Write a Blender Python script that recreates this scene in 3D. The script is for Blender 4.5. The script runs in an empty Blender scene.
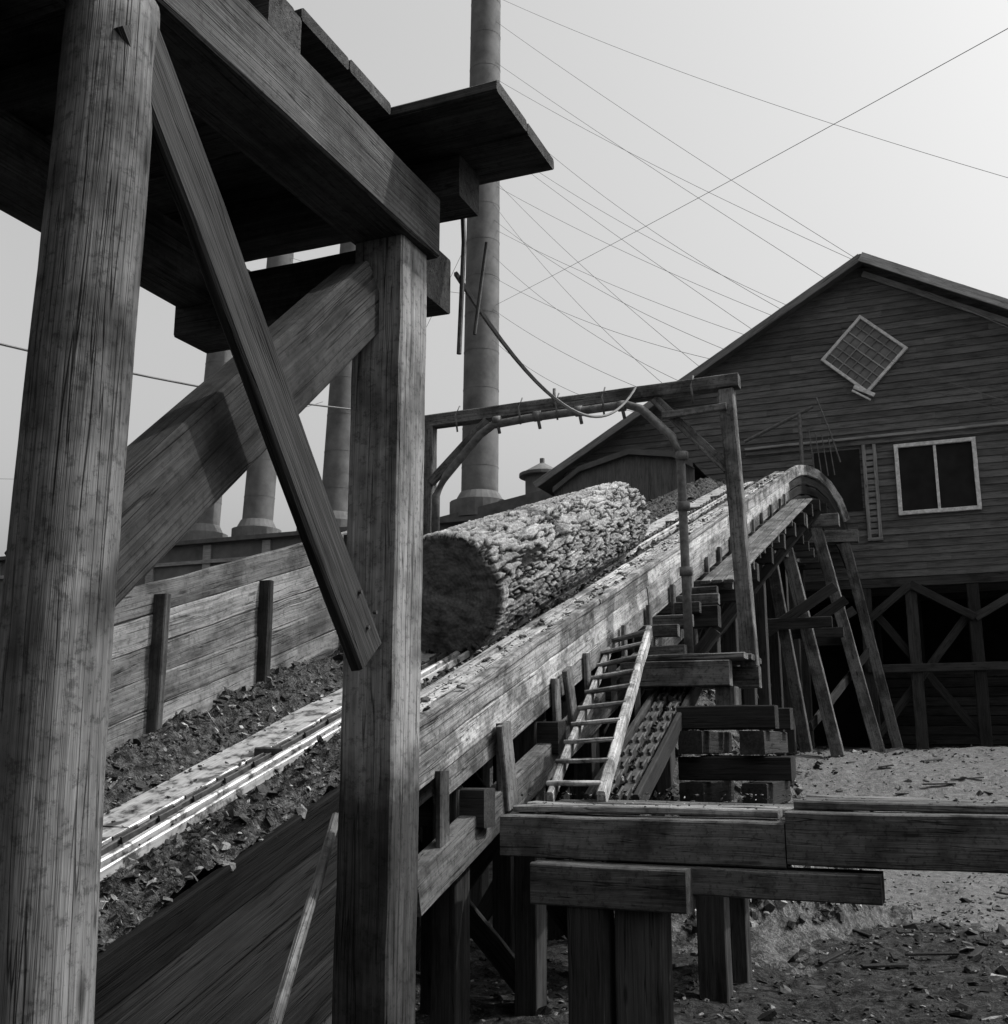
import bpy, math, random
from mathutils import Matrix, Vector, noise
random.seed(7)
R=random.random
def U(a,b): return a+(b-a)*R()
V=Vector
sc=bpy.context.scene
# ------------------------------------------------------------------ materials
def newmat(name):
    m=bpy.data.materials.new(name); m.use_nodes=True
    nt=m.node_tree; b=nt.nodes["Principled BSDF"]
    b.inputs["Specular IOR Level"].default_value=0.15
    return m,nt,b
def N(nt,t,**k):
    n=nt.nodes.new(t)
    for a,v in k.items(): setattr(n,a,v)
    return n
def g(v): return (v,v,v,1)
def ramp(nt,src,stops,interp='LINEAR'):
    r=N(nt,"ShaderNodeValToRGB"); r.color_ramp.interpolation=interp
    e=r.color_ramp.elements
    while len(e)<len(stops): e.new(0.5)
    for i,(p,v) in enumerate(stops): e[i].position=p; e[i].color=g(v)
    nt.links.new(src,r.inputs[0]); return r.outputs[0]
def mul(nt,a,b,op='MULTIPLY'):
    n=N(nt,"ShaderNodeMath",operation=op)
    for i,x in enumerate((a,b)):
        if isinstance(x,(int,float)): n.inputs[i].default_value=x
        else: nt.links.new(x,n.inputs[i])
    return n.outputs[0]
def tcn(nt,scale,attr="tc"):
    a=N(nt,"ShaderNodeAttribute",attribute_name=attr)
    mp=N(nt,"ShaderNodeMapping"); mp.inputs["Scale"].default_value=scale
    nt.links.new(a.outputs["Vector"],mp.inputs[0]); return mp.outputs[0]
def noi(nt,vec,scale=1,detail=4,rough=.55,dist=0):
    n=N(nt,"ShaderNodeTexNoise"); n.inputs["Scale"].default_value=scale
    n.inputs["Detail"].default_value=detail; n.inputs["Roughness"].default_value=rough; n.inputs["Distortion"].default_value=dist
    if vec is not None: nt.links.new(vec,n.inputs["Vector"])
    return n.outputs["Fac"]
def bump(nt,b,h,strength=.5,dist=.01):
    bn=N(nt,"ShaderNodeBump"); bn.inputs["Strength"].default_value=strength; bn.inputs["Distance"].default_value=dist
    nt.links.new(h,bn.inputs["Height"]); nt.links.new(bn.outputs[0],b.inputs["Normal"])
def gray(nt,x,b):
    c=N(nt,"ShaderNodeCombineColor")
    for i in range(3): nt.links.new(x,c.inputs[i])
    nt.links.new(c.outputs[0],b.inputs["Base Color"])
def wood(name,base,var=.5,rough=.8,stain=.6,zdark=None,knots=True,smut=0):
    m,nt,b=newmat(name)
    grain=noi(nt,tcn(nt,(.9,48,48)),1,4,.7)
    fine=noi(nt,tcn(nt,(4,190,190)),1,2,.6)
    blot=noi(nt,tcn(nt,(1.3,5,5)),1,4,.7)
    crack=noi(nt,tcn(nt,(.45,22,22)),1,2,.5)
    gr=ramp(nt,grain,[(.3,1-var*.8),(.7,1+var*.6)])
    fr=ramp(nt,fine,[(.3,.78),(.7,1.18)])
    br=ramp(nt,blot,[(.30,1-stain*.95),(.48,1),(.72,1.35)])
    cr=ramp(nt,crack,[(.0,1),(.488,1),(.5,.22),(.512,1)])
    x=mul(nt,mul(nt,gr,fr),mul(nt,br,cr))
    rn=N(nt,"ShaderNodeAttribute",attribute_name="rnd")
    x=mul(nt,x,mul(nt,mul(nt,rn.outputs["Fac"],.8),.6,'ADD'))
    if knots:
        vo=N(nt,"ShaderNodeTexVoronoi"); vo.inputs["Scale"].default_value=1
        nt.links.new(tcn(nt,(1.6,7,7)),vo.inputs["Vector"])
        x=mul(nt,x,ramp(nt,vo.outputs["Distance"],[(.05,.3),(.13,1)]))
    geo=N(nt,"ShaderNodeNewGeometry")
    if smut:
        sp=noi(nt,geo.outputs["Position"],30,4,.75)
        x=mul(nt,x,ramp(nt,sp,[(.52,1),(.64,1-smut)]))
        gm=noi(nt,geo.outputs["Position"],2.2,4,.7)
        x=mul(nt,x,ramp(nt,gm,[(.38,1-smut*1.1),(.54,1.08)]))
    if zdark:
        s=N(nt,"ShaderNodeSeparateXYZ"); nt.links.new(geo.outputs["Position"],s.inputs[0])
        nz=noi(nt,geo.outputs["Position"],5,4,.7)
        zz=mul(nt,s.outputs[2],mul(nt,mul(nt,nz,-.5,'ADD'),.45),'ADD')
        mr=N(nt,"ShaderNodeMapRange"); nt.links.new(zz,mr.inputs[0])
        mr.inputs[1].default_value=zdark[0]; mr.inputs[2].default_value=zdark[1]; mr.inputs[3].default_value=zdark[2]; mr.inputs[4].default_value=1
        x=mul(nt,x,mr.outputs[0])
    x=mul(nt,x,base); gray(nt,x,b)
    b.inputs["Roughness"].default_value=rough
    hh=mul(nt,mul(nt,grain,fine,'ADD'),mul(nt,cr,1.5),'ADD')
    bump(nt,b,hh,.7,.006)
    return m
def simple(name,v,rough=.8,metal=0,var=.4,scale=6,bmp=.3,bd=.01,det=5):
    m,nt,b=newmat(name)
    tc=N(nt,"ShaderNodeNewGeometry").outputs["Position"]
    n=noi(nt,tc,scale,det,.65)
    cr=ramp(nt,n,[(.3,v*(1-var)),(.7,min(1,v*(1+var)))])
    nt.links.new(cr,b.inputs["Base Color"]); b.inputs["Roughness"].default_value=rough; b.inputs["Metallic"].default_value=metal
    bump(nt,b,n,bmp,bd)
    return m
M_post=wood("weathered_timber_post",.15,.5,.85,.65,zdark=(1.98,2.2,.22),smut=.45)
M_pole=wood("weathered_round_pole",.095,.5,.85,.7,smut=.5)
M_timb=wood("weathered_timber",.10,.5,.85,.65,smut=.5)
M_mid=wood("grimy_shaded_timber",.046,.55,.85,.7,smut=.4)  # base darkened to stand in for shade on cap and brace, plus grime
M_dark=wood("creosoted_timber",.030,.6,.85,.7)
M_black=wood("shade_black_timber",.012,.6,.9,.7)  # near-black base paints shade onto chute planks the sun still reaches
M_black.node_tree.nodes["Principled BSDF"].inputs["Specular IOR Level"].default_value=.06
M_plank=wood("sun_bleached_plank",.29,.5,.8,.65,smut=.6)
M_wall=wood("sidewall_boards",.13,.4,.85,.65,smut=.4)
M_side=wood("mill_clapboard",.095,.35,.85,.45,knots=False)  # base lightened so distance haze is painted into the siding
M_trim=wood("mill_trim_boards",.22,.3,.8,.4,knots=False)
def plate():
    m,nt,b=newmat("worn_steel_plate"); p=N(nt,"ShaderNodeNewGeometry").outputs["Position"]
    n=noi(nt,p,6,5,.7); n2=noi(nt,tcn(nt,(2,60,60)),1,3,.6)
    x=mul(nt,ramp(nt,n,[(.40,.10),(.5,.50),(.7,.66)]),ramp(nt,n2,[(.3,.7),(.7,1.1)])); gray(nt,x,b)
    b.inputs["Roughness"].default_value=.38; b.inputs["Metallic"].default_value=.5
    bump(nt,b,n2,.3,.003); return m
M_metal=plate()
M_iron=simple("rusty_iron",.06,.6,.4,.5,20,.3,.004)
M_pipe=simple("painted_pipe",.10,.6,.2,.5,14,.2,.003)
M_stack=simple("smokestack_steel",.105,.75,.0,.35,1.3,.1,.01)  # lighter base colour in place of haze over the far stacks
M_conc=simple("boiler_house_wall",.10,.9,0,.35,.9,.2,.02)
M_roof=simple("tarpaper_roof",.075,.9,0,.35,2,.2,.02)
M_glass=simple("dusty_glass",.12,.3,0,.5,2,.05,.003)
M_wire=simple("wire",.10,.6,.2,.2,4,0,.001,2)
M_void=simple("interior_shade_black",.014,.95,0,.3,2,.1,.01,2)  # near-black colour stands in for unlit interiors and underside shadow
def chipmat(name,lo,hi):
    m,nt,b=newmat(name)
    rn=N(nt,"ShaderNodeAttribute",attribute_name="rnd")
    n=noi(nt,N(nt,"ShaderNodeNewGeometry").outputs["Position"],45,4,.7)
    a=ramp(nt,rn.outputs["Fac"],[(0,lo),(.6,lo*1.6),(.88,hi*.45),(1,hi)])
    a2=ramp(nt,n,[(.3,.45),(.7,1.4)])
    gray(nt,mul(nt,a,a2),b); b.inputs["Roughness"].default_value=.65
    bump(nt,b,n,.8,.012); return m
M_chip=chipmat("bark_chips",.030,.32)
M_chipd=chipmat("wet_refuse",.010,.22)
def bedmat(name,lo,hi,sc_=14):
    m,nt,b=newmat(name); p=N(nt,"ShaderNodeNewGeometry").outputs["Position"]
    n=noi(nt,p,sc_,6,.75); n2=noi(nt,p,sc_*5,3,.7)
    x=mul(nt,ramp(nt,n,[(.42,lo),(.60,hi)]),ramp(nt,n2,[(.3,.35),(.75,2.0)]))
    gray(nt,x,b); b.inputs["Roughness"].default_value=.7
    bump(nt,b,mul(nt,n,n2,'ADD'),1.0,.05); return m
M_bed=bedmat("bark_litter",.012,.10)
M_rub=bedmat("rubble",.03,.11,7)
def barkmat():
    m,nt,b=newmat("pine_bark")
    h=N(nt,"ShaderNodeAttribute",attribute_name="rnd").outputs["Fac"]
    p=N(nt,"ShaderNodeNewGeometry").outputs["Position"]
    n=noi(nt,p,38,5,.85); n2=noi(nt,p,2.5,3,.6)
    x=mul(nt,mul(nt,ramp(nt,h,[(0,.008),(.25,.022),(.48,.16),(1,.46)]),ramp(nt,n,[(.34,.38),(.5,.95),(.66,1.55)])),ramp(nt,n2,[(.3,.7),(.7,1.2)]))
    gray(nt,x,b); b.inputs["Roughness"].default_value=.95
    bump(nt,b,n,1.0,.025); return m
M_bark=barkmat()
def endmat():
    m,nt,b=newmat("sawn_log_end")
    tc=tcn(nt,(1,1,1)); w=N(nt,"ShaderNodeTexWave",wave_type='RINGS',rings_direction='SPHERICAL')
    w.inputs["Scale"].default_value=9; w.inputs["Distortion"].default_value=2.5; w.inputs["Detail"].default_value=3
    nt.links.new(tc,w.inputs["Vector"])
    n=noi(nt,tc,4,6,.75)
    x=mul(nt,ramp(nt,w.outputs["Fac"],[(0,.86),(1,1.08)]),ramp(nt,n,[(.3,.018),(.7,.13)]))
    gray(nt,x,b); b.inputs["Roughness"].default_value=.9
    bump(nt,b,n,1.0,.04); return m
M_end=endmat()
# ------------------------------------------------------------------ mesh helpers
class Part:
    def __init__(s): s.v=[];s.f=[];s.t=[];s.r=[]
    def add(s,vs,fs,ts,rn):
        o=len(s.v); s.v+=[tuple(a) for a in vs]; s.f+=[tuple(i+o for i in f) for f in fs]
        s.t+=[tuple(a) for a in ts]; s.r+=(rn if isinstance(rn,list) else [rn]*len(vs))
    def obj(s,name,mat,parent=None,smooth=False):
        me=bpy.data.meshes.new(name); me.from_pydata(s.v,[],s.f)
        a=me.attributes.new("tc","FLOAT_VECTOR","POINT"); a.data.foreach_set("vector",[c for t in s.t for c in t])
        a=me.attributes.new("rnd","FLOAT","POINT"); a.data.foreach_set("value",s.r)
        me.materials.append(mat)
        if smooth: me.polygons.foreach_set("use_smooth",[True]*len(me.polygons))
        me.update()
        o=bpy.data.objects.new(name,me); sc.collection.objects.link(o)
        if parent: o.parent=parent
        return o
    def sweep(s,pts,w,h,up=(0,0,1),j=.003,ch=.010,rn=None,seg=.3):
        pts=[V(p) for p in pts]; up=V(up)
        P=[pts[0]]
        for a,b in zip(pts,pts[1:]):
            n=max(1,int((b-a).length/seg))
            n=min(n,60)
            for i in range(1,n+1): P.append(a.lerp(b,i/n))
        ch=min(ch,w*.25,h*.25)
        hw,hh=w/2,h/2
        sec=[(hw,hh-ch),(hw-ch,hh),(-hw+ch,hh),(-hw,hh-ch),(-hw,-hh+ch),(-hw+ch,-hh),(hw-ch,-hh),(hw,-hh+ch)]
        vs=[];ts=[];fs=[];L=0;ox,oy,oz=U(0,60),U(0,9),U(0,9)
        if rn is None: rn=R()
        for i,p in enumerate(P):
            t=(P[min(i+1,len(P)-1)]-P[max(i-1,0)]).normalized()
            sd=t.cross(up).normalized(); uu=sd.cross(t)
            if i: L+=(P[i]-P[i-1]).length
            dx,dy=U(-j,j),U(-j,j)
            for (x,y) in sec:
                jx,jy=U(-j,j)*.6,U(-j,j)*.6
                vs.append(p+sd*(x+dx+jx)+uu*(y+dy+jy)); ts.append((L+ox,x+oy,y+oz))
        n=8
        for i in range(len(P)-1):
            for k in range(n):
                a=i*n+k;b=i*n+(k+1)%n
                fs.append((a,a+n,b+n,b))
        fs.append(tuple(range(n))); e=(len(P)-1)*n; fs.append(tuple(e+k for k in range(n))[::-1])
        s.add(vs,fs,ts,rn)
    def beam(s,a,b,w,h,up=(0,0,1),**k): s.sweep([a,b],w,h,up,**k)
    def post(s,a,b,w,d,**k): s.sweep([a,b],w,d,(0,1,0),**k)
    def tube(s,pts,r,n=10,r1=None,rn=.5,cap=True,jit=0):
        P=[V(p) for p in pts]; vs=[];ts=[];fs=[];L=0
        for i,p in enumerate(P):
            t=(P[min(i+1,len(P)-1)]-P[max(i-1,0)]).normalized()
            a=V((0,0,1)) if abs(t.z)<.9 else V((0,1,0))
            sd=t.cross(a).normalized(); uu=sd.cross(t)
            if i:L+=(P[i]-P[i-1]).length
            rr=r if r1 is None else r+(r1-r)*i/(len(P)-1)
            for k in range(n):
                an=2*math.pi*k/n; q=rr*(1+U(-jit,jit))
                vs.append(p+sd*math.cos(an)*q+uu*math.sin(an)*q); ts.append((L,rr*math.cos(an),rr*math.sin(an)))
        for i in range(len(P)-1):
            for k in range(n):
                a=i*n+k;b=i*n+(k+1)%n; fs.append((a,a+n,b+n,b))
        if cap: fs.append(tuple(range(n))); e=(len(P)-1)*n; fs.append(tuple(e+k for k in range(n))[::-1])
        s.add(vs,fs,ts,rn)
    def chip(s,p,size,tilt=.5,th=None,rn=None):
        n=random.choice((4,5,5,6)); th=th or size*U(.08,.25)
        el=U(.25,.9); a0=U(0,6.28)
        m=Matrix.Rotation(U(0,6.28),3,'Z')@Matrix.Rotation(random.gauss(0,tilt),3,'X')@Matrix.Rotation(random.gauss(0,tilt),3,'Y')
        vs=[]
        for z in (-.5,.5):
            for k in range(n):
                a=a0+2*math.pi*k/n; q=size*.5*(U(.6,1.15) if z<0 else U(.4,1))
                vs.append(V(p)+m@V((math.cos(a)*q,math.sin(a)*q*el,z*th*U(.5,1.3))))
        fs=[tuple(range(n))[::-1],tuple(n+k for k in range(n))]+[(k,(k+1)%n,n+(k+1)%n,n+k) for k in range(n)]
        s.add(vs,fs,[tuple(v) for v in vs],R() if rn is None else rn)
    def cube(s,a,b,rn=.5):
        (x0,y0,z0),(x1,y1,z1)=a,b
        vs=[(x0,y0,z0),(x1,y0,z0),(x1,y1,z0),(x0,y1,z0),(x0,y0,z1),(x1,y0,z1),(x1,y1,z1),(x0,y1,z1)]
        s.add(vs,[(0,3,2,1),(4,5,6,7),(0,1,5,4),(1,2,6,5),(2,3,7,6),(3,0,4,7)],vs,rn)
def empty(name,loc=(0,0,0)):
    o=bpy.data.objects.new(name,None); sc.collection.objects.link(o); o.empty_display_size=.3; return o
def fbm(x,y,z=0,o=5):
    return noise.fractal(V((x,y,z)),1.0,2.0,o)
# ------------------------------------------------------------------ terrain
def sst(a,b,x):
    t=max(0,min(1,(x-a)/(b-a))); return t*t*(3-2*t)
def gz(x,y):
    z=2.0*sst(6.5,16.5,y-.1*x)
    r=math.hypot(x,y)
    am=.12 if r<40 else .3
    z+=fbm(x*.5,y*.5)*am+fbm(x*2.3,y*2.3,5)*.07*(1 if r<30 else 0)
    return z
def ground():
    n=300;a=6.0
    c=[420*math.sinh(a*(2*i/(n-1)-1))/math.sinh(a) for i in range(n)]
    p=Part(); vs=[(x+2,y+2,gz(x+2,y+2)) for y in c for x in c]
    fs=[(j*n+i,j*n+i+1,(j+1)*n+i+1,(j+1)*n+i) for j in range(n-1) for i in range(n-1)]
    p.add(vs,fs,vs,.5)
    m,nt,b=newmat("yard_ground"); pos=N(nt,"ShaderNodeNewGeometry").outputs["Position"]
    s=N(nt,"ShaderNodeSeparateXYZ"); nt.links.new(pos,s.inputs[0])
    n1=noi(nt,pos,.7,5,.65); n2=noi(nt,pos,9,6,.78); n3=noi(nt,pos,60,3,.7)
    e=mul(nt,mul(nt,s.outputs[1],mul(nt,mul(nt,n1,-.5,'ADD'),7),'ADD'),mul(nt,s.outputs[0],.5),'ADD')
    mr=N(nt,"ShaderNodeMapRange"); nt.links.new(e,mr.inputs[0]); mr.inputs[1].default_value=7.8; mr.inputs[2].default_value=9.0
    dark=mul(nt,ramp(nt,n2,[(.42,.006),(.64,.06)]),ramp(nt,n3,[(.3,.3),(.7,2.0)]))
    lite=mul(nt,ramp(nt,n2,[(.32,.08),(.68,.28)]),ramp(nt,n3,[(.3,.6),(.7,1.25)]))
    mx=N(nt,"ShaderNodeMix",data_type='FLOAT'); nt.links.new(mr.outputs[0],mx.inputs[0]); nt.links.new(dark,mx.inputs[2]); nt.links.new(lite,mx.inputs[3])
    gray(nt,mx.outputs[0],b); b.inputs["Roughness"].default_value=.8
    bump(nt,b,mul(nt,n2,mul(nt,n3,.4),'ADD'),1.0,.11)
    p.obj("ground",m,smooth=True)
ground()
p=Part()
for i in range(13000):
    x=U(-1,7);y=U(-4,17)
    if y-.1*x>7.5 and R()<.6: continue
    p.chip((x,y,gz(x,y)+.005),U(.02,.09) if R()<.95 else U(.1,.3),.4)
for i in range(70):
    x=U(0,6.5);y=U(-1,15); a=U(0,3.14); z=gz(x,y)+.03; l=U(.2,.7)
    p.sweep([(x,y,z),(x+math.cos(a)*l,y+math.sin(a)*l,z+U(0,.05))],U(.03,.08),.025,rn=U(.3,.8))
p.obj("wood_debris",M_chipd)
p=Part()
n=110; cx,cy=0.9,6.2
def pz(x,y):
    d=math.hypot((x-cx)/2.3,(y-cy)/3.4)
    return 3.5*max(-.1,1-d)**1.0 if d<1 else -.35*(d-1)
vs=[]
for j in range(n):
    for i in range(n):
        x=cx-2.6+5.2*i/(n-1); y=cy-3.8+7.6*j/(n-1)
        vs.append((x,y,pz(x,y)+fbm(x*2.5,y*2.5,2)*.16+fbm(x*9,y*9,3,3)*.05))
p.add(vs,[(j*n+i,j*n+i+1,(j+1)*n+i+1,(j+1)*n+i) for j in range(n-1) for i in range(n-1)],vs,.5)
pile=empty("rubble_pile"); p.obj("mound",M_rub,pile,True)
p=Part()
for i in range(2600):
    a=U(0,6.28);d=math.sqrt(R()); x=cx+2.2*d*math.cos(a);y=cy+3.2*d*math.sin(a)
    p.chip((x,y,pz(x,y)+.03),U(.04,.18),.6,th=U(.02,.09))
p.obj("loose_pieces",M_chip,pile)
# ------------------------------------------------------------------ chute
def bed(y):
    if y<15.5: return 2.95+.323*y
    t=min(1,(y-15.5)/4.0)
    return 2.95+.323*15.5+.323*4.0*(t-t*t/2)
def path(x,y0,y1,dz,st=.6):
    n=max(2,int((y1-y0)/st)+1); return [(x,y0+(y1-y0)*i/(n-1),bed(y0+(y1-y0)*i/(n-1))+dz) for i in range(n)]
ch=empty("log_chute")
p=Part()
for i in range(6):
    x=-1.05+i*.31
    p.sweep(path(x,-8.8,22,-.05),.30,.06)
p.obj("bed_planks",M_dark,ch)
p=Part()
y=-8.8
while y<19:
    y2=y+2.45
    p.sweep(path(-.34+U(-.01,.01),y,y2-.012,.012+U(0,.006)),.36,.03,j=.004); y=y2
p.sweep(path(.07,-8.8,19.5,.03),.05,.07,j=.003)
p.sweep(path(.175,-8.8,19.5,.03),.025,.06,j=.003)
p.obj("steel_slide_plates",M_metal,ch)
p=Part(); y=-8.6
k=0
while y<19:
    z=bed(y)+.03
    if k%2: p.sweep([(-.06,y,z),(-.06,y+.17,z+.055)],.03,.05,j=0)
    else:
        p.sweep([(-.09,y-.02,z),(-.09,y+.17,z+.055)],.015,.06,j=0); p.sweep([(-.03,y-.02,z),(-.03,y+.17,z+.055)],.015,.06,j=0)
    if k%13==0: p.sweep([(-.17,y+.06,z+.04),(.06,y+.06,z+.04)],.08,.06,j=.002)
    y+=.15;k+=1
p.obj("haul_chain",M_iron,ch)
def strip(x0,x1,y0,y1,hf,nx,ny,name,mat):
    p=Part(); vs=[]
    for j in range(ny):
        for i in range(nx):
            x=x0+(x1-x0)*i/(nx-1); y=y0+(y1-y0)*j/(ny-1)
            vs.append((x,y,bed(y)+hf(x,y)))
    p.add(vs,[(j*nx+i,j*nx+i+1,(j+1)*nx+i+1,(j+1)*nx+i) for j in range(ny-1) for i in range(nx-1)],vs,.5)
    return p.obj(name,mat,lit,True)
lit=empty("bark_litter")
def hl(x,y):
    e=sst(-.46+.16*fbm(y*2,1),-.88,x)
    return -.03+e*(.18+.17*fbm(x*2,y*1.4,1))+.08*fbm(x*8,y*8,2,4)*e
def hr(x,y):
    e=sst(.17+.10*fbm(y*2.5,4),.45,x)*((1-.35*sst(.70,.84,x)) if y<-2.7 else 1)
    return -.03+e*(.13+.11*fbm(x*2,y*1.6,7))+.08*fbm(x*8,y*8,8,4)*e
strip(-1.17,-.40,-8.8,19,hl,34,1200,"litter_bank_near_fence",M_bed)
strip(.12,.84,-8.8,-2.6,hr,34,460,"litter_bank_near_post",M_bed)
strip(.12,.72,-2.6,19,hr,24,800,"litter_bank_inside_rail",M_bed)
p=Part()
for i in range(22000):
    y=-7.5+25*R()**2
    if R()<.5: x=U(-1.13,-.46); h=hl(x,y)
    else: x=U(.18,.84 if y<-2.6 else .70); h=hr(x,y)
    q=R(); s_=U(.012,.04) if q<.68 else (U(.04,.09) if q<.97 else U(.09,.16))
    p.chip((x,y,bed(y)+h+.006),s_,.6,th=s_*U(.06,.3))
for i in range(900):
    y=-8+24*R()**1.5; x=U(-.52,.2) if R()<.5 else random.choice((-.5,.0,.13))+random.gauss(0,.03); p.chip((x,y,bed(y)+.035),U(.012,.06),.3,rn=U(0,.6))
for i in range(900):
    y=U(-2.6,15); p.chip((U(.74,1.03),y,bed(y)+.265),U(.012,.04) if R()<.9 else U(.05,.11),.3,rn=U(0,.8))
for i in range(160): p.chip((U(1.2,2.2),U(1.8,2.6),3.06),U(.02,.07),.3)
for i in range(300): p.chip((U(1.45,6),U(-1.95,-1.15),1.785 if R()<.5 else 1.84),U(.01,.04),.3)
p.obj("bark_chips",M_chip,lit)
p=Part()
for (o,dz) in ((.78,.235),(.89,.225),(1.00,.215)):
    y=-2.75
    while y<16:
        y2=min(16,y+U(3,5)); p.sweep(path(o+U(-.006,.006),y,y2-.008,dz+U(-.006,.006)),.10,.055,j=.004); y=y2
p.obj("rail_cap",M_plank,ch)
p=Part()
for (a,b) in ((-2.75,3.2),(3.22,9.1),(9.12,16)):
    p.sweep(path(1.005,a,b,.09),.05,.19)
    p.sweep(path(1.00,a,b,-.12),.05,.21)
p.sweep(path(.995,-2.3,16,-.33),.05,.19,rn=.0)
p.obj("rail_side_planks",M_plank,ch)
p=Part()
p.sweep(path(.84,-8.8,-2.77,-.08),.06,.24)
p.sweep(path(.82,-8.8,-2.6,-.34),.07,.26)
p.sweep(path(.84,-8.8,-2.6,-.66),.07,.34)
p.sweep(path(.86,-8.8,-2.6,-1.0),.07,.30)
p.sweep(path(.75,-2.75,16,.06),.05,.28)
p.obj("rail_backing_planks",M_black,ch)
p=Part()
p.sweep(path(1.02,-2.7,15.5,-.82),.14,.28,rn=.5)
p.sweep(path(-1.02,-8.4,16,-.32),.2,.35)
p.sweep(path(.70,-8.4,16,-.32),.2,.35)
p.obj("stringers",M_timb,ch)
p=Part(); y=-6.4
while y<18.5:
    zb=bed(y)-.52; z0=min(gz(1,y),gz(-1,y))-.3
    if zb-z0>.3:
        for x in (-1.0,.0,.74 if y<-2.6 else .86): p.post((x,y,z0),(x,y,zb),.2,.24)
        p.beam((-1.5,y+.02,zb-.13),(1.6 if y>3 else (1.15 if y>-2.6 else .8),y+.02,zb-.13),.2,.27)
        if zb-z0>2.2:
            p.beam((-1.0,y-.15,z0+.4),(.9,y-.15,zb-.4),.05,.2)
            p.beam((-1.0,y+.17,zb-.4),(.9,y+.17,z0+.4),.05,.2)
        if y>3:
            p.beam((.98,y,zb-1.0),(1.55,y,zb-.3),.12,.14)
    y+=1.55
p.obj("bents",M_dark,ch)
p=Part(); y=-2.3
while y<15.5:
    p.beam((1.06,y,bed(y)-.95),(1.06+U(-.02,.02),y+U(-.05,.05),bed(y)-.20),.09+U(-.02,.05),.05,up=(1,0,0))
    if y>2.5:
        for s_ in (0,.5): p.beam((.7,y+s_,bed(y+s_)-.50),(1.5+U(-.1,.1),y+s_,bed(y+s_)-.50),.12,.14)
    y+=U(.8,1.3)
p.beam((1.1,-1.2,bed(-1.2)-.85),(1.1,-1.35,bed(-1.3)-.2),.2,.05,up=(1,0,0),rn=.9)
p.beam((1.1,.3,bed(.3)-.75),(1.1,.1,bed(.1)-.15),.16,.05,up=(1,0,0),rn=.9)
p.obj("battens_and_joist_ends",M_timb,ch)
p=Part()
for i in range(3): p.sweep(path(1.22+i*.16,5.5,15.3,-.40),.14,.045)
p.obj("side_walk",M_timb,ch)
p=Part()
p.beam((.95,15,6.85),(1.85,15,1.9),.26,.26,up=(0,1,0),rn=.7)
p.beam((1.45,17,7.25),(2.57,17,1.8),.26,.26,up=(0,1,0),rn=.9)
p.beam((1.97,18.5,7.0),(2.9,18.5,1.8),.24,.24,up=(0,1,0),rn=.6)
p.beam((.9,13.2,6.3),(1.45,13.2,2.0),.22,.22,up=(0,1,0),rn=.1)
p.beam((-1.2,15,6.8),(-2.2,15,1.8),.26,.26,up=(0,1,0))
p.beam((-1.2,17,7.0),(-2.2,17,1.8),.26,.26,up=(0,1,0))
p.beam((-1.4,15.0,6.95),(1.5,15.0,6.95),.3,.3); p.beam((-1.4,17,7.3),(2.0,17,7.3),.3,.3); p.beam((-1.4,18.5,7.3),(2.3,18.5,7.15),.3,.3)
p.obj("battered_legs",M_timb,ch)
p=Part()
for y in (13.0,15.2,17.2): 
    p.beam((.6,y,4.5),(2.1,y,4.5),.08,.22); p.beam((-1,y,3.2),(2.2,y,5.2),.07,.2)
p.beam((1.35,14.8,2.5),(2.4,18.6,4.4),.07,.2)
for i in range(5):
    p.beam((.2,14.2+i*.9,6.4),(1.5,14.2+i*.9,6.4),.16,.2)
for x in (.5,1.0): p.beam((x,13.5,6.1),(x,19,6.6),.18,.2)
p.obj("leg_bracing",M_dark,ch)
p=Part()
gp=[(.98,15.9,8.16),(1.0,16.8,8.47),(1.06,17.6,8.74),(1.18,18.3,8.90),(1.38,18.9,8.90),(1.62,19.3,8.68),(1.82,19.6,8.30),(1.95,19.8,7.82)]
for k in range(4):
    p.sweep([(a-.02-.10*k*.6,b,c-.0-.01*k) for a,b,c in gp],.09,.26 if k==0 else .08,seg=.2)
p.obj("crest_guard",M_plank,ch)
p=Part()
for (a,b,c) in gp[:-1]: p.beam((a-.3,b,c-.25),(a+.02,b+.02,c-1.0),.08,.1)
for i in range(5): p.sweep([(a-.05,b,c-.27-.24*i) for a,b,c in gp],.05,.2,seg=.3)
p.obj("crest_framing",M_dark,ch)
# left sidewall fence
fe=empty("plank_sidewall_fence")
p=Part()
for i in range(5):
    zz=.10+.235*i
    y=-8.8
    while y<1.3:
        L=U(3.6,5.6); y2=min(1.3,y+L)
        p.sweep(path(-1.20+U(-.010,.010),y,y2-.01,zz+.11),.045,.224,j=.006); y=y2
p.obj("boards",M_wall,fe)
p=Part(); y=-7.9
while y<1.3:
    p.beam((-1.14,y,bed(y)-.2),(-1.13,y+U(-.03,.03),bed(y)+1.22+U(-.25,.05)),.12,.07,up=(0,1,0)); 
    p.beam((-1.30,y,bed(y)-.8),(-1.30,y,bed(y)+1.15),.12,.1,up=(0,1,0)); y+=1.32
p.obj("uprights",M_mid,fe)
p=Part()
for i in range(8): p.sweep(path(-1.36,-8.8 if i<2 else -2,15,-.15-.30*i),.04,.29)  # boards added to make the background seen through the bents dark
p.sweep(path(-1.2,1.35,16,.05),.06,.26)
p.obj("added_skirt_and_edge_boards",M_dark,fe)
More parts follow.
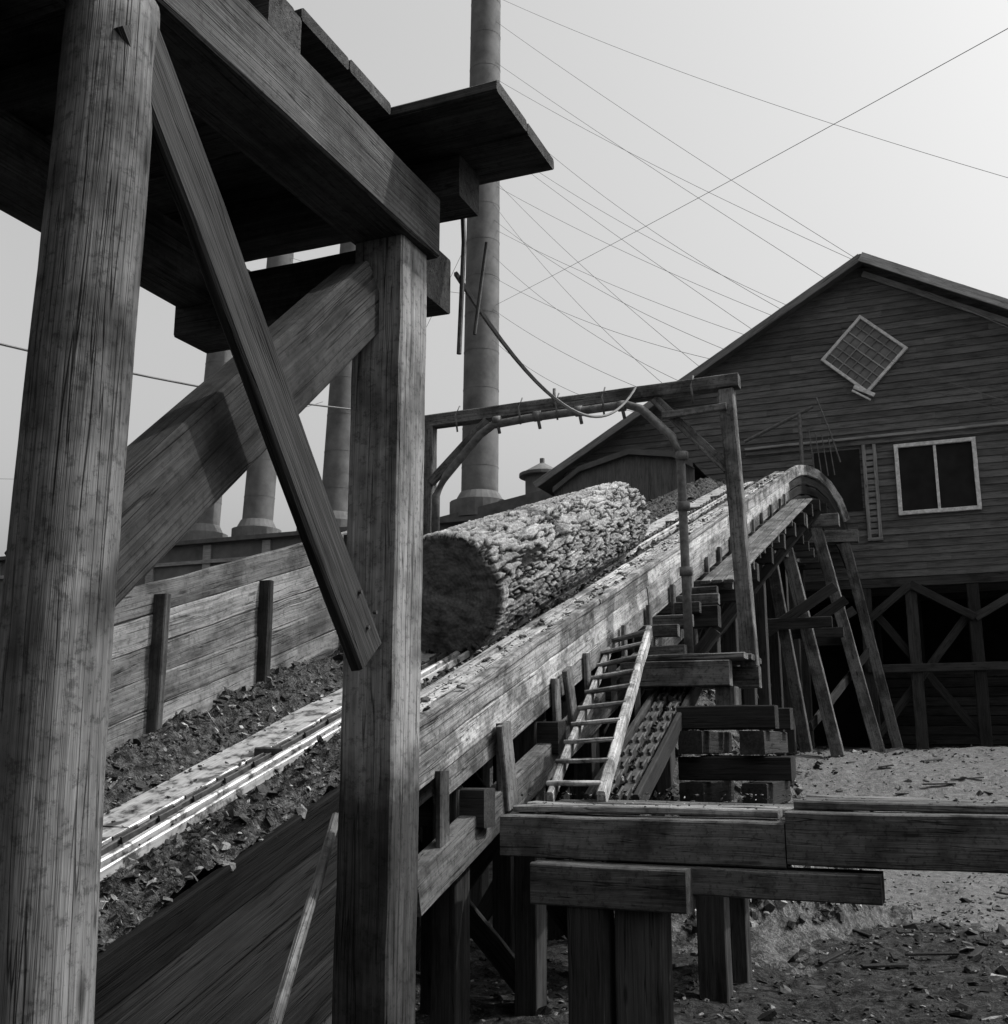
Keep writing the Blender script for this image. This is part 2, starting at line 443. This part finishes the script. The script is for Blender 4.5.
# ------------------------------------------------------------------ log
lg=empty("pine_log")
def log():
    L=5.85; nth=360;nx=620
    ax=V((0,1,.323)).normalized(); a0=V((-.03,-.12,bed(-.12)+.605))
    sd=V((1,0,0)); up=sd.cross(ax)
    p=Part(); vs=[];rn=[]
    for i in range(nx):
        t=i/(nx-1); rr=.605-.085*t
        for k in range(nth):
            th=2*math.pi*k/nth
            c,s_=math.cos(th),math.sin(th)
            q=V((t*L*1.35,c*rr*5.4,s_*rr*5.4))
            w1=V((fbm(q.x*.9,q.y*.9,q.z*.9,6),fbm(q.x*.9+9,q.y*.9,q.z*.9,6),fbm(q.x*.9,q.y*.9+7,q.z*.9,6)))
            d,pt=noise.voronoi(q+w1*1.0)
            e=sst(.0,.15,d[1]-d[0])
            lv=noise.cell(pt[0]*7.3)
            d2,_=noise.voronoi(V((q.x*2.4,q.y*2.6,q.z*2.6))+w1*2.2)
            e2=sst(.0,.10,d2[1]-d2[0])
            fl=fbm(q.x*4,q.y*7,q.z*7,6)
            st=(q.x*2.8+w1.x*3+d2[0]*1.0)%1.0
            h=e*(.50+.16*e2+.12*st+.12*lv)+.24*fl*(.35+.65*e)
            r=rr*(1+.02*math.sin(2*th+1)+.012*math.sin(3*th+t*5))-.047+.060*h
            if i==0: r-=.02
            vs.append(a0+ax*(t*L)+(sd*c+up*s_)*r); rn.append(max(0,min(1,h)))
    fs=[(i*nth+k,i*nth+(k+1)%nth,(i+1)*nth+(k+1)%nth,(i+1)*nth+k) for i in range(nx-1) for k in range(nth)]
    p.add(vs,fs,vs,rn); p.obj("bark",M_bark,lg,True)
    for which in (0,1):
        p=Part(); base=(0 if which==0 else (nx-1)*nth); cen=a0+ax*(L*which)
        nr=40; vv=[];tt=[]
        for j in range(nr+1):
            f=j/nr
            for k in range(nth):
                e=V(vs[base+k]); q=cen.lerp(e,f)
                lo=(q-cen); x=lo.dot(sd);y=lo.dot(up)
                off=.06*fbm(x*2,y*2,which)+.02*fbm(x*10,y*10,3)
                if f>=1: off=0
                vv.append(q+ax*(off-(.015 if which==0 else -.015)*(f<1))); tt.append((x,y,off))
        ff=[(j*nth+k,j*nth+(k+1)%nth,(j+1)*nth+(k+1)%nth,(j+1)*nth+k) for j in range(nr) for k in range(nth)]
        p.add(vv,ff if which else [f[::-1] for f in ff],tt,.5); p.obj("cut_end_%s"%("butt","top")[which],M_end,lg,True)
log()
# ------------------------------------------------------------------ foreground trestle
tr=empty("timber_trestle")
p=Part()
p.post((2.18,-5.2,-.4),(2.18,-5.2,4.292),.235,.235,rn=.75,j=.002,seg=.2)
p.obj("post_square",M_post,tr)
p=Part()
pts=[(2.2+.012*math.sin(z*2),-6.925+.012*math.sin(z*1.3),z) for z in [i*.12-.4 for i in range(40)]]
p.tube(pts,.150,30,.128,rn=.7,jit=.010)
p.obj("post_round",M_pole,tr,True)
p=Part()
p.beam((2.19,-11.5,4.44),(2.19,-5.05,4.44),.29,.29,rn=.7,seg=.3)
p.beam((2.12,-6.90,2.583),(2.12,-5.32,4.05),.14,.28,up=(0,1,-1),rn=.2,seg=.3)
p.obj("cap_beam_and_knee_brace",M_mid,tr)
p=Part()
p.beam((2.305,-6.95,4.18),(2.345,-5.62,2.50),.05,.185,up=(0,1,1),rn=.5,seg=.25)
p.obj("diagonal_brace",M_dark,tr)
p=Part()
p.beam((.9,-4.93,4.27),(2.27,-4.93,4.27),.27,.27,rn=.5)
p.beam((.6,-4.92,4.69),(2.42,-4.92,4.69),.22,.205,rn=.4)
for y in (-6.2,-7.4,-8.8): p.beam((.6,y,4.69),(2.28,y,4.69),.20,.20)
p.beam((1.02,-9.0,4.42),(1.02,-4.78,4.42),.22,.28)
p.post((1.0,-6.9,-.3),(1.0,-6.9,4.28),.26,.26)
p.post((1.0,-9.6,-.3),(1.0,-9.6,4.28),.26,.26); p.post((2.2,-9.6,-.3),(2.2,-9.6,4.29),.28,.28)
p.obj("joists",M_mid,tr)
p=Part()
y=-4.72
for i in range(18):
    x1=2.76 if i in (0,1) else 2.26+U(-.03,.03)
    p.beam((.45,y-.17,4.825+U(0,.006)),(x1,y-.17,4.825),.338,.055); y-=.343
p.obj("deck_planks",M_mid,tr)
p=Part()
p.tube([(2.30,-4.76,3.95),(2.32,-4.76,4.5),(2.31,-4.78,4.9)],.012,8)
p.tube([(2.36,-4.72,4.05),(2.42,-4.72,4.5)],.009,8)
for (x,y,z) in ((2.345,-5.66,2.60),(2.345,-5.72,2.72),(2.34,-5.6,2.66)):
    p.tube([(x+.02,y,z),(x+.034,y,z)],.008,6)
p.obj("iron_rods_and_nails",M_iron,tr)
p=Part()
p.beam((1.87,-5.02,1.86),(2.2,-6.0,1.1),.04,.14,up=(.3,0,1),rn=.9)
p.obj("leaning_board",M_timb,tr)
# ------------------------------------------------------------------ sprinkler frame
sf=empty("sprinkler_pipe_frame"); Y=2.17
p=Part()
p.beam((-1.48,Y,5.965),(2.38,Y,6.0),.15,.15,rn=.7)
p.post((2.24,Y-.0,5.91),(2.36,Y,2.95),.16,.16,rn=1.0)
p.post((-1.34,Y,3.2),(-1.34,Y,5.90),.15,.15,rn=.5)
p.beam((2.25,Y-.10,5.70),(1.55,Y-.10,5.68),.05,.08)
p.beam((1.45,Y-.03,5.91),(2.22,Y-.03,5.03),.06,.11)
p.beam((-.55,Y-.06,5.88),(-1.28,Y-.06,5.2),.06,.11)
p.obj("timber_frame",M_timb,sf)
p=Part()
p.tube([(-1.18,Y-.12,4.3),(-1.18,Y-.12,5.02),(-1.05,Y-.12,5.25),(-.62,Y-.12,5.70),(-.45,Y-.12,5.80),(0,Y-.12,5.83),(1.15,Y-.12,5.85),(1.32,Y-.12,5.78),(1.66,Y-.12,5.42),(1.74,Y-.12,5.2),(1.75,Y-.12,4.0),(1.76,Y-.12,3.1)],.048,12)
for z in (3.9,4.6,5.15): p.tube([(1.755,Y-.12,z),(1.755,Y-.12,z+.09)],.07,12)
for x in (-.4,.1,.6,1.1):
    p.tube([(x,Y-.12,5.84),(x+.03,Y-.12,5.69)],.02,8); p.tube([(x-.04,Y-.12,5.84),(x+.04,Y-.12,5.84)],.062,12)
p.tube([(.3,Y-.1,5.95),(.3,Y-.1,6.15)],.02,8)
for x in (-.9,-.1,.35,.9,1.9): p.tube([(x,Y-.085,6.09),(x,Y-.20,5.95),(x,Y-.14,5.76)],.012,6)
p.obj("spray_pipe",M_pipe,sf,True)
p=Part()
for i in range(4): p.beam((1.15,Y-.42+i*.25,3.02),(2.38+U(-.05,.05),Y-.42+i*.25,3.03),.24,.06)
p.beam((1.15,Y-.5,2.86),(2.25,Y-.5,2.86),.16,.25,rn=.6); p.beam((1.15,Y+.3,2.86),(2.4,Y+.3,2.86),.16,.22)
p.post((2.18,Y-.38,2.73),(2.18,Y-.38,2.35),.2,.2)
p.beam((1.3,Y-.2,2.99+.12),(1.75,Y-.2,3.12),.2,.1)
p.obj("landing",M_timb,sf)
p=Part()
for i in range(6):
    z=2.42-.23*i
    if i%2==0:
        p.beam((1.85,1.15,z),(2.78+U(-.1,.1),1.15,z),.22,.21); p.beam((1.85,2.1,z),(2.75,2.1,z),.22,.21)
    else:
        p.beam((2.0,.9,z),(2.0,2.3,z),.22,.21); p.beam((2.56,.9,z),(2.56,2.3,z),.22,.21)
for y in (1.15,2.1): p.post((2.1,y,-.3),(2.1,y,1.16),.26,.22)
p.obj("cribbing",M_dark,sf)
ld=empty("cleated_ladder")
p=Part()
a0,a1=V((1.52,-1.5,1.80)),V((.98,1.9,3.22)); b0,b1=V((1.91,-1.5,1.80)),V((1.38,1.9,3.32))
p.beam(a0,a1,.05,.10,rn=.3); p.beam(b0,b1,.06,.13,rn=.8)
p.obj("rails",M_plank,ld)
p=Part()
for i in range(10):
    t=.04+i*.103; p.beam(a0.lerp(a1,t)+V((-.03,U(-.03,.03),.045)),b0.lerp(b1,t)+V((.0,0,.045)),.13,.035,rn=U(.3,.9))
p.obj("treads",M_plank,ld)
rc=empty("refuse_conveyor")
p=Part()
c0,c1=V((1.86,-1.1,1.74)),V((1.50,3.4,3.10))
for o in (-.19,.19): p.beam(c0+V((o,0,0)),c1+V((o,0,0)),.05,.16)
p.beam(c0+V((0,0,-.1)),c1+V((0,0,-.1)),.4,.04)
p.obj("trough_boards",M_dark,rc)
p=Part()
dd=(c1-c0); n=int(dd.length/.17)
for o in (-.08,.08):
    for i in range(n):
        q=c0+dd*(i/n)+V((o,0,.03)); q2=c0+dd*((i+1.2)/n)+V((o,0,.03))
        if i%2: p.sweep([q,q2],.085,.03,j=.002)
        else:
            for s_ in (-.03,.03): p.sweep([q+V((s_,0,0)),q2+V((s_,0,0))],.02,.09,j=.002)
p.obj("link_chains",M_iron,rc)
p=Part()
for i in range(340):
    q=c0.lerp(c1,R()); p.chip(q+V((U(-.17,.17),0,U(-.06,.03))),U(.03,.10),.7)
p.obj("caught_refuse",M_chip,rc)
wk=empty("timber_walkway")
p=Part()
p.beam((1.40,-2.0,1.585),(3.262,-2.0,1.585),.26,.265,rn=.4)
p.beam((3.27,-2.0,1.63),(6.4,-2.0,1.63),.26,.31,rn=.2)
p.beam((2.1,-2.05,1.36),(3.80,-2.05,1.36),.26,.165,rn=.2) 
p.beam((1.70,-2.22,1.32),(2.70,-2.22,1.32),.26,.25,rn=.0)
p.obj("beams",M_timb,wk)
p=Part()
for i,(a,b) in enumerate(((1.42,3.2),(1.45,3.3),(1.5,3.6),(1.5,3.2))): p.beam((a,-1.76+i*.2-.1,1.755),(b,-1.76+i*.2-.1,1.755),.19,.05,j=.006)
for i in range(4): p.beam((3.3,-1.76+i*.2-.1,1.815),(6.4,-1.76+i*.2-.1,1.81),.19,.05,j=.006)
p.obj("planks",M_wall,wk)
p=Part()
p.post((2.05,-2.2,-.3),(2.05,-2.2,1.19),.24,.24); p.post((2.36,-2.1,-.3),(2.36,-2.1,1.19),.30,.26,rn=.9)
p.post((5.6,-2.0,-.3),(5.6,-2.0,1.46),.3,.3)
p.beam((1.4,-1.2,1.55),(6.2,-1.2,1.55),.2,.25); p.post((2.1,-1.2,-.3),(2.1,-1.2,1.42),.24,.24); p.post((5.6,-1.2,-.3),(5.6,-1.2,1.42),.24,.24)
p.obj("posts",M_dark,wk)
# ------------------------------------------------------------------ mill
ml=empty("sawmill_building")
PX,PZ,SL,SR=2.77,14.9,.58,.56; XL,XR=-5.9,11.4; YW=20
p=Part(); z=6.3; rh=.185
def xl(z): return max(XL,PX-(PZ-z)/SL)
def xr(z): return min(XR,PX+(PZ-z)/SR)
while z<PZ-.1:
    z1=min(z+rh,PZ-.05)
    a0,a1,b0,b1=xl(z),xl(z1),xr(z),xr(z1)
    cuts=[a0]; 
    x=a0+U(.5,3.5)
    while x<b0-.3: cuts.append(x); x+=U(2.8,4.2)
    cuts.append(b0)
    for i in range(len(cuts)-1):
        c0,c1=cuts[i]+.002,cuts[i+1]-.002
        d0=a1 if i==0 else c0; d1=b1 if i==len(cuts)-2 else c1
        if d1<d0: d1=d0
        o=U(0,40); jy=U(-.003,.003)
        vs=[(c0,YW-.028+jy,z),(c1,YW-.028-jy,z),(min(max(d1,c0),c1),YW-.004,z1),(max(min(d0,c1),c0),YW-.004,z1),(c0,YW,z),(c1,YW,z)]
        ts=[(v[0]+o,v[1],v[2]*1.0+o) for v in vs]
        p.add(vs,[(0,1,2,3),(4,5,1,0)],ts,U(.2,.8))
    z+=rh
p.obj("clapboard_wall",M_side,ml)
p=Part()
p.cube((XL+.02,YW+.02,6.3),(XL+.12,46,PZ-(PX-XL)*SL)); p.cube((XR-.12,YW+.02,6.3),(XR-.02,46,PZ-(XR-PX)*SR))
vs=[(XL,YW+.06,6.25),(XR,YW+.06,6.25),(XR,YW+.06,PZ-(XR-PX)*SR),(PX,YW+.06,PZ-.08),(XL,YW+.06,PZ-(PX-XL)*SL)]
p.add(vs,[(0,1,2,3,4)],vs,.3)
vs=[(a,46,c) for a,b,c in vs]; p.add(vs,[(4,3,2,1,0)],vs,.3)
p.cube((XL,YW+.07,6.22),(XR,46,6.28))
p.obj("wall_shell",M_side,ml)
p=Part()
for sgn,sl,xe in ((-1,SL,XL-.7),(1,SR,XR+.7)):
    ze=PZ-abs(xe-PX)*sl
    x0,z0,x1,z1,t=PX,PZ,xe,ze,.10
    vs=[(x0,YW-.55,z0),(x1,YW-.55,z1),(x1,46.5,z1),(x0,46.5,z0),(x0,YW-.55,z0+t),(x1,YW-.55,z1+t),(x1,46.5,z1+t),(x0,46.5,z0+t)]
    p.add(vs,[(0,1,2,3),(7,6,5,4),(4,5,1,0),(5,6,2,1),(6,7,3,2),(7,4,0,3)],vs,.5)
p.obj("roof",M_roof,ml)
p=Part()
p.beam((PX+.0,YW-.58,PZ+.0),(XL-.7,YW-.58,PZ-(PX-XL+.7)*SL),.04,.20,rn=.1)
p.beam((PX+.0,YW-.59,PZ+.0),(XR+.7,YW-.59,PZ-(XR+.7-PX)*SR),.04,.26,rn=1)
p.beam((PX+.0,YW-.08,PZ-.28),(XR,YW-.08,PZ-.28-(XR-PX)*SR),.05,.16,rn=.6)
p.beam((-.6,YW-.10,10.02),(XR,YW-.10,10.02),.14,.07,rn=.5)
p.beam((-.6,YW-.05,9.92),(XR,YW-.05,9.92),.04,.14,rn=.1)
for x in (2.47,2.74): p.beam((x,YW-.06,7.35),(x,YW-.06,9.84),.05,.09,up=(1,0,0),rn=.4)
p.beam((2.42,YW-.06,7.31),(2.80,YW-.06,7.31),.05,.09)
for i in range(14): p.beam((2.5,YW-.045,7.5+i*.165),(2.71,YW-.045,7.5+i*.165),.03,.12,rn=.2)
p.obj("trim",M_trim,ml)
M_wframe=simple("white_window_paint",.50,.6,0,.35,9,.2,.003)
def window(name,cx,cz,w,h,nx,nz,rot=0,fr=.09,glass=M_glass,mun=.018):
    e=empty(name); e.parent=ml
    m=Matrix.Rotation(rot,4,'Y')
    def T(x,z,y): v=m@V((x,0,z)); return V((cx+v.x,YW-y,cz+v.z))
    upv=m@V((0,0,1)); sdv=m@V((1,0,0))
    p=Part()
    for s_ in (-1,1):
        p.sweep([T(-w/2-fr/2,s_*h/2,.075),T(w/2+fr/2,s_*h/2,.075)],.09,fr,up=upv,j=.002)
        p.sweep([T(s_*w/2,-h/2,.078),T(s_*w/2,h/2,.078)],.09,fr,up=sdv,j=.002)
    p.obj("frame",M_wframe,e)
    p=Part()
    for i in range(1,nx): p.sweep([T(-w/2+w*i/nx,-h/2,.07),T(-w/2+w*i/nx,h/2,.07)],.03,mun,up=sdv,j=0)
    for i in range(1,nz): p.sweep([T(-w/2,-h/2+h*i/nz,.071),T(w/2,-h/2+h*i/nz,.071)],.03,mun,up=upv,j=0)
    p.obj("muntins",M_trim if nx>3 else M_wframe,e)
    p=Part(); c=[T(-w/2,-h/2,.05),T(w/2,-h/2,.05),T(w/2,h/2,.05),T(-w/2,h/2,.05)]; p.add(c,[(0,1,2,3)],c,.5); p.obj("glass",glass,e)
window("diamond_window",2.65,12.33,1.5,1.5,6,6,math.radians(44),.08,mun=.035)
window("sash_window",4.20,8.82,1.86,1.78,2,1,0,.10,M_void,mun=.07)
p=Part()
p.beam((2.35,YW-.2,11.42),(2.85,YW-.22,11.12),.05,.10); p.beam((2.3,YW-.2,11.32),(2.75,YW-.22,11.0),.05,.05)
p.obj("hanging_sash",M_wframe,ml)
p=Part(); p.cube((1.2,YW-.035,8.1),(2.36,YW-.03,9.75));  # flat dark panel painted in place of the unlit opening
p.cube((XL,24.5,1.5),(XR,24.6,6.3)); p.obj("dark_panel_and_back_wall",M_void,ml)  # dark back wall stands in for shadow under the building
p=Part()
for x in (-5.7,-3.5,-1.6,2.25,3.35,4.8,6.4,8.0,9.6,11.2):
    p.post((x,YW+.15,1.5),(x,YW+.15,6.05),.28,.28)
    p.post((x,YW+3.2,1.5),(x,YW+3.2,6.05),.28,.28)
p.beam((XL,YW+.15,6.2),(XR,YW+.15,6.2),.32,.3); p.beam((XL,YW+3.2,6.2),(XR,YW+3.2,6.2),.3,.3)
for a,b in ((2.25,3.35),(4.8,3.35),(4.8,6.4),(8,6.4),(8,9.6)):
    p.beam((a,YW-.03,5.2),(b,YW-.03,6.1),.07,.2)
p.beam((2.2,YW-.04,4.0),(6,YW-.04,4.0),.06,.2)
p.beam((2.2,YW+.3,2.2),(4.8,YW+.3,5.5),.06,.2); p.beam((4.8,YW+.3,2.2),(2.4,YW+.3,5.5),.06,.2)
for i in range(9): p.beam((2.2,YW+1.2,2.0+i*.24),(11,YW+1.2,2.0+i*.24),.05,.22)
p.obj("foundation_posts",M_dark,ml)
p=Part()
p.tube([(-.45,YW-1,10.0),(1.35,YW-1,10.75)],.045,8); p.tube([(1.45,YW-1,11.0),(1.75,YW-1,10.0),(1.95,YW-1,9.2)],.02,6)
for i in range(4): p.tube([(1.2+.16*i,YW-.9,10.2-.1*i),(1.3+.16*i,YW-.9,8.9)],.014,6)
p.tube([(1.0,YW-1,8.8),(1.0,YW-1,10.6)],.05,8)
p.obj("hoist_rigging",M_pipe,ml)
sh=empty("tin_roofed_shed")
p=Part()
xs=[(-4.8,8.5),(-4.1,8.98),(-2.8,9.30),(-1.7,9.12),(-1.2,8.8)]
for (a,za),(b,zb) in zip(xs,xs[1:]):
    vs=[(a,16,za),(b,16,zb),(b,19.4,zb),(a,19.4,za),(a,16,za-.14),(b,16,zb-.14),(b,19.4,zb-.14),(a,19.4,za-.14)]
    p.add(vs,[(0,1,2,3),(7,6,5,4),(4,5,1,0),(6,7,3,2)],vs,.5)
p.obj("roof",M_roof,sh)
p=Part(); 
vs=[(a,16.15,z-.1) for a,z in xs]+[(-1.2,16.15,1.5),(-4.8,16.15,1.5)]; p.add(vs,[tuple(range(7))[::-1]],[(v[2],v[0],v[1]) for v in vs],.5)
vs=[(-4.78,16.15,1.5),(-4.78,19.3,1.5),(-4.78,19.3,8.4),(-4.78,16.15,8.4)]; p.add(vs,[(3,2,1,0)],vs,.5)
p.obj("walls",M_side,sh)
# ------------------------------------------------------------------ boiler house & stacks
bh=empty("boiler_house")
p=Part(); p.cube((-60,28,1.5),(-8.5,50,10.45)); p.obj("walls",M_conc,bh)
p=Part(); p.cube((-60.3,27.7,10.45),(-8.2,50.3,10.62)); 
vs=[(-14.5,27.9,10.62),(-6,27.9,12.0),(-6,40,12.0),(-14.5,40,10.62)]; p.add(vs,[(0,1,2,3)],vs,.5)
vs=[(-14.5,27.9,10.62),(-6,27.9,10.62),(-6,27.9,12.0)]; p.add(vs,[(0,1,2)],vs,.5)
p.obj("roof",M_roof,bh)
p=Part()
for i in range(16): p.cube((-58+i*3,27.9,2),(-57.6+i*3,28.0,10.4))
p.cube((-60,27.85,9.6),(-8.5,27.99,9.75))
p.obj("pilasters",M_trim,bh)
p=Part()
p.tube([(-20.6,29,10.6),(-20.6,29,12.0)],.4,20); p.tube([(-20.6,29,11.9),(-20.6,29,12.05)],.5,20)
p.tube([(-27.6,29,10.6),(-27.6,29,11.3)],.25,20); p.cube((-31,28.5,10.6),(-29.5,30,11.2))
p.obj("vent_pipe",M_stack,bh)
def stack(x,y,z0,r,h,lx=0):
    e=empty("smokestack")
    p=Part()
    n=30; P=[(x+lx*i/n,y,z0+h*i/n) for i in range(n+1)]
    p.tube(P,r,40,r*.86)
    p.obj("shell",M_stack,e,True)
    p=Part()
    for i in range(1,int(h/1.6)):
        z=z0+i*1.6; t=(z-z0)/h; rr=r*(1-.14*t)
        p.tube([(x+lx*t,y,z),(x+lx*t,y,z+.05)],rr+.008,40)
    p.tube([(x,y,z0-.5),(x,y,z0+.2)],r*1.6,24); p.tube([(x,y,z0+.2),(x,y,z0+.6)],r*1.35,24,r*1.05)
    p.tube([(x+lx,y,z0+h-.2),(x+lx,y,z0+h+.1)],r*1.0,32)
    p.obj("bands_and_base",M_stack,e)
    return e
stack(-25.9,29,10.9,.66,14.5,.6); stack(-23.1,29,10.9,.66,14.5,.65); stack(-19.2,29,10.9,.66,14.5,.55); stack(-12.6,29,11.2,.74,24,.2)
rv=empty("roof_ventilator")
X=-9.95
p=Part(); p.tube([(X,29,10.9),(X,29,12.2)],.66,20); p.tube([(X,29,12.2),(X,29,12.32)],.9,20); p.tube([(X,29,12.32),(X,29,12.75)],.85,20,.12); p.tube([(X,29,12.75),(X,29,12.95)],.1,8)
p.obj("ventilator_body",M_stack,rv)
# ------------------------------------------------------------------ wires
pl=empty("overhead_wires")
p=Part()
def wire(a,b,sag=.3,r=.012,n=24):
    a,b=V(a),V(b); p.tube([a.lerp(b,i/n)-V((0,0,sag*4*(i/n)*(1-i/n))) for i in range(n+1)],r,5)
wire((-12,29,19.6),(9.6,4.6,12.6),.1,.007)
for z,x in ((25.5,-1.7),(23.6,-1.0),(22,-2.3),(18.3,-3.6),(29,.6),(33,2.6),(31,1.8),(27,-.2),(21,-1.4),(24.4,-2.6),(19.6,-2.9)):
    wire((-12.2,29,z),(x,19.5,PZ+.15-(abs(x-PX))*SL),U(.1,.6),.007)
wire((-12,29,34),(9,18,14.2),.5,.007); wire((-12,29,30),(9,17,9.5),.5,.007); wire((-12,29,27),(7,19,10),.9,.007)
wire((-12,29,25),(8,17,8.6),.6,.007); wire((-12,29,23),(6,18.5,9.9),.6,.007)
wire((-23,29,24),(-12,29,20),.3,.009); wire((-30,29,16),(-20,29,16.5),.3,.009); wire((-26,29,13.8),(-40,29,15),.1,.009)
wire((-12.5,29,24),(-19,29,12),.1,.009); wire((-25.6,29,18),(-19,29,19),.1,.009)
p.obj("wires",M_wire,pl)
p=Part()
wire((2.30,-4.8,4.33),(1.25,2.1,6.05),.50,.013); wire((-1.5,-8,4.4),(-1.4,2.1,6.05),.25,.010)
p.obj("cables",M_wire,pl)
# ------------------------------------------------------------------ camera, light, world
cam=bpy.data.cameras.new("Camera"); cam.sensor_fit='HORIZONTAL'; cam.sensor_width=36; cam.lens=36*1080/1008; cam.clip_end=2000; cam.clip_start=.05
co=bpy.data.objects.new("Camera",cam); sc.collection.objects.link(co); sc.camera=co
co.location=(4.31,-9.04,2.2); co.rotation_euler=(math.radians(102),0,math.radians(22.64))
sun=bpy.data.lights.new("sun","SUN"); sun.energy=3.8; sun.angle=math.radians(.8); sun.color=(1,.99,.975)
so=bpy.data.objects.new("sun",sun); sc.collection.objects.link(so)
el=math.radians(52); az=math.atan2(.9,.35)
d=V((math.sin(az)*math.cos(el),math.cos(az)*math.cos(el),math.sin(el)))
so.rotation_euler=d.to_track_quat('Z','Y').to_euler(); so.location=(20,10,40)
w=bpy.data.worlds.new("World"); sc.world=w; w.use_nodes=True; nt=w.node_tree
sky=N(nt,"ShaderNodeTexSky",sky_type='NISHITA'); sky.sun_disc=False; sky.sun_elevation=el; sky.sun_rotation=az; sky.dust_density=7; sky.air_density=1.4
hs=N(nt,"ShaderNodeHueSaturation"); hs.inputs["Saturation"].default_value=0; hs.inputs["Value"].default_value=1.22
nt.links.new(sky.outputs[0],hs.inputs["Color"]); nt.links.new(hs.outputs[0],nt.nodes["Background"].inputs[0]); nt.nodes["Background"].inputs[1].default_value=.15
sc.view_settings.view_transform='Standard'; sc.view_settings.look='None'; sc.view_settings.exposure=0
